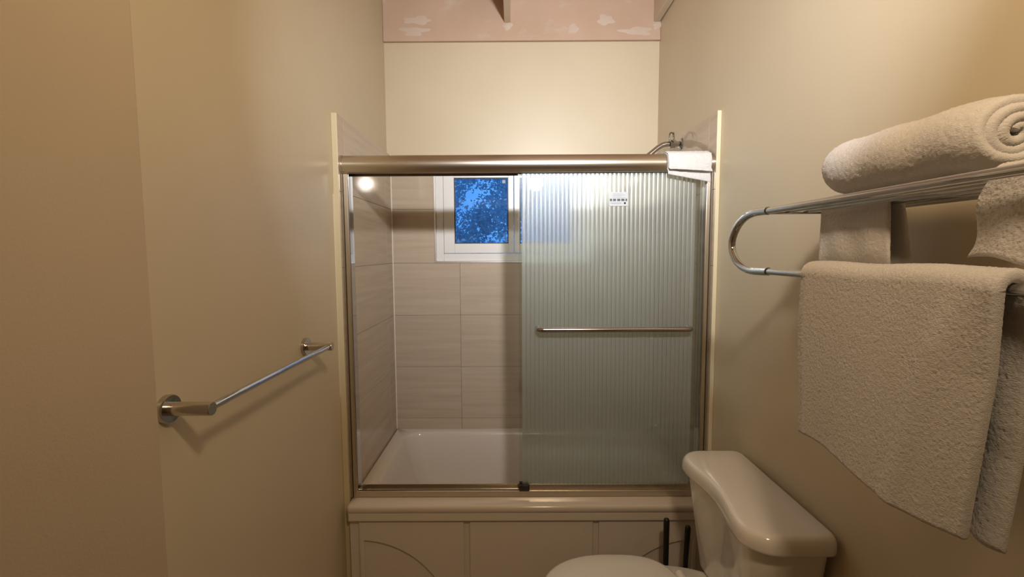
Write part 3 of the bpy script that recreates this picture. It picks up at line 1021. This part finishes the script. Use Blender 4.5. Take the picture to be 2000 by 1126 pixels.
MB().loft([seat_outline(0.985, 0.4165), seat_outline(1.0, 0.420), seat_outline(1.0, 0.428), seat_outline(0.985, 0.4345), seat_outline(0.94, 0.438), seat_outline(0.7, 0.4405), seat_outline(0.3, 0.4415)]).build('seat_lid', M['seat'], toi, smooth=50)
sr = MB()
o1, i1 = seat_outline(1.0, 0.401), seat_outline(0.64, 0.401)
rings = [seat_outline(0.64, 0.400), seat_outline(0.99, 0.400), seat_outline(1.005, 0.405), seat_outline(1.005, 0.412), seat_outline(0.985, 0.4155), seat_outline(0.66, 0.4155), seat_outline(0.64, 0.410), seat_outline(0.64, 0.400)]
sr.loft(rings, False, False).build('seat_ring', M['seat'], toi, smooth=50)
for dy in (-0.075, 0.075):
    MB().lathe([(0.016, -0.022), (0.016, 0.022)], 'y', (0.553, TY + dy, 0.421), 16).build('seat_hinge', M['seat'], toi, smooth=40, bevel=0.003)
bw = MB()


def bowl_ring(x0, x1, hw, z, e=1.0):
    xc, a_ = (x0 + x1) / 2, (x1 - x0) / 2
    return [(xc + a_ * math.copysign(abs(math.cos(t_)) ** e, math.cos(t_)), TY + hw * math.copysign(abs(math.sin(t_)) ** e, math.sin(t_)), z) for t_ in [2 * PI * k / 40 for k in range(40)]]


bw.loft([bowl_ring(0.20, 0.72, 0.115, 0.0005, 0.7), bowl_ring(0.205, 0.715, 0.11, 0.04, 0.7), bowl_ring(0.25, 0.70, 0.10, 0.12, 0.75), bowl_ring(0.22, 0.68, 0.115, 0.22, 0.8),
         bowl_ring(0.13, 0.69, 0.155, 0.32, 0.8), bowl_ring(0.095, 0.70, 0.178, 0.375, 0.75), bowl_ring(0.09, 0.72, 0.180, 0.395, 0.72), bowl_ring(0.10, 0.72, 0.172, 0.399, 0.72)]).build('bowl', M['porcelain'], toi, smooth=50)
MB().box(0.545, 0.80, TY - 0.115, TY + 0.115, 0.30, 0.3995).build('tank_deck', M['porcelain'], toi, bevel=0.02, seg=4)

# ------------------------------------------------------------------ toilet brush and plunger beside the tub
tbx = 0.597
br = thing('toilet_brush', (tbx, 1.725, 0), 'black toilet brush handle, the taller of the two sticks between toilet and tub', 'toilet brush')
MB().lathe([(0.032, 0.0005), (0.034, 0.004), (0.034, 0.13), (0.030, 0.145), (0.022, 0.148)], 'z', (tbx, 1.725, 0), 28).build('holder', M['black'], br, smooth=40)
MB().tube([(tbx, 1.725, 0.12), (tbx, 1.725, 0.2), (tbx, 1.725, 0.26), (tbx, 1.725, 0.40), (tbx, 1.725, 0.450), (tbx, 1.725, 0.457), (tbx, 1.725, 0.460)], [0.007, 0.009, 0.0105, 0.0115, 0.0115, 0.009, 0.003], 18).build('handle', M['black'], br, smooth=60)
pl = thing('plunger', (0.672, 1.725, 0), 'black plunger handle, the shorter of the two sticks, next to the toilet tank', 'plunger')
MB().lathe([(0.038, 0.0005), (0.040, 0.006), (0.038, 0.03), (0.030, 0.06), (0.018, 0.075), (0.014, 0.10), (0.011, 0.11)], 'z', (0.672, 1.725, 0), 28).build('rubber_cup', M['rubber'], pl, smooth=50)
MB().tube([(0.672, 1.725, 0.09), (0.673, 1.724, 0.22), (0.677, 1.722, 0.35), (0.6795, 1.7205, 0.42), (0.680, 1.720, 0.429), (0.680, 1.72, 0.433)], [0.0085, 0.009, 0.0105, 0.0115, 0.009, 0.003], 18).build('handle', M['black'], pl, smooth=60)

# ------------------------------------------------------------------ outside: ground and a tree at dusk
structure(MB().box(-6, 6, YW + 0.12, 12, -0.3, -0.06).build('ground', M['ground']))
tree = thing('tree', (-1.0, 5.3, -0.06), 'leafy tree against the dusk sky outside the small window', 'tree')
MB().tube([(-1.0, 5.3, -0.06), (-0.95, 5.3, 1.0), (-1.05, 5.35, 2.0), (-0.9, 5.3, 3.0)], [0.12, 0.10, 0.08, 0.04], 12).build('trunk', M['bark'], tree, smooth=60)
lv = MB()
rl = random.Random(5)
centres = [(rl.gauss(-0.5, 0.9), 5.3 + rl.gauss(0, 0.35), rl.uniform(1.3, 3.3), rl.uniform(0.15, 0.38)) for _ in range(84)]
for (cx, cy, cz, cr) in centres:
    for _ in range(int(640 * cr / 0.3)):
        d = Vector((rl.gauss(0, 1), rl.gauss(0, 1), rl.gauss(0, 1))).normalized() * cr * rl.random() ** 0.4
        p = Vector((cx, cy, cz)) + d
        a = Vector((rl.gauss(0, 1), rl.gauss(0, 1), rl.gauss(0, 1))).normalized()
        b_ = a.cross(Vector((rl.gauss(0, 1), rl.gauss(0, 1), rl.gauss(0, 1)))).normalized()
        s = rl.uniform(0.016, 0.034)
        lv.add([p - a * s, p + b_ * s * 0.5, p + a * s, p - b_ * s * 0.5], [(0, 1, 2, 3)])
fo = lv.build('foliage', M['leaf'], tree)
fo['kind'] = 'stuff'
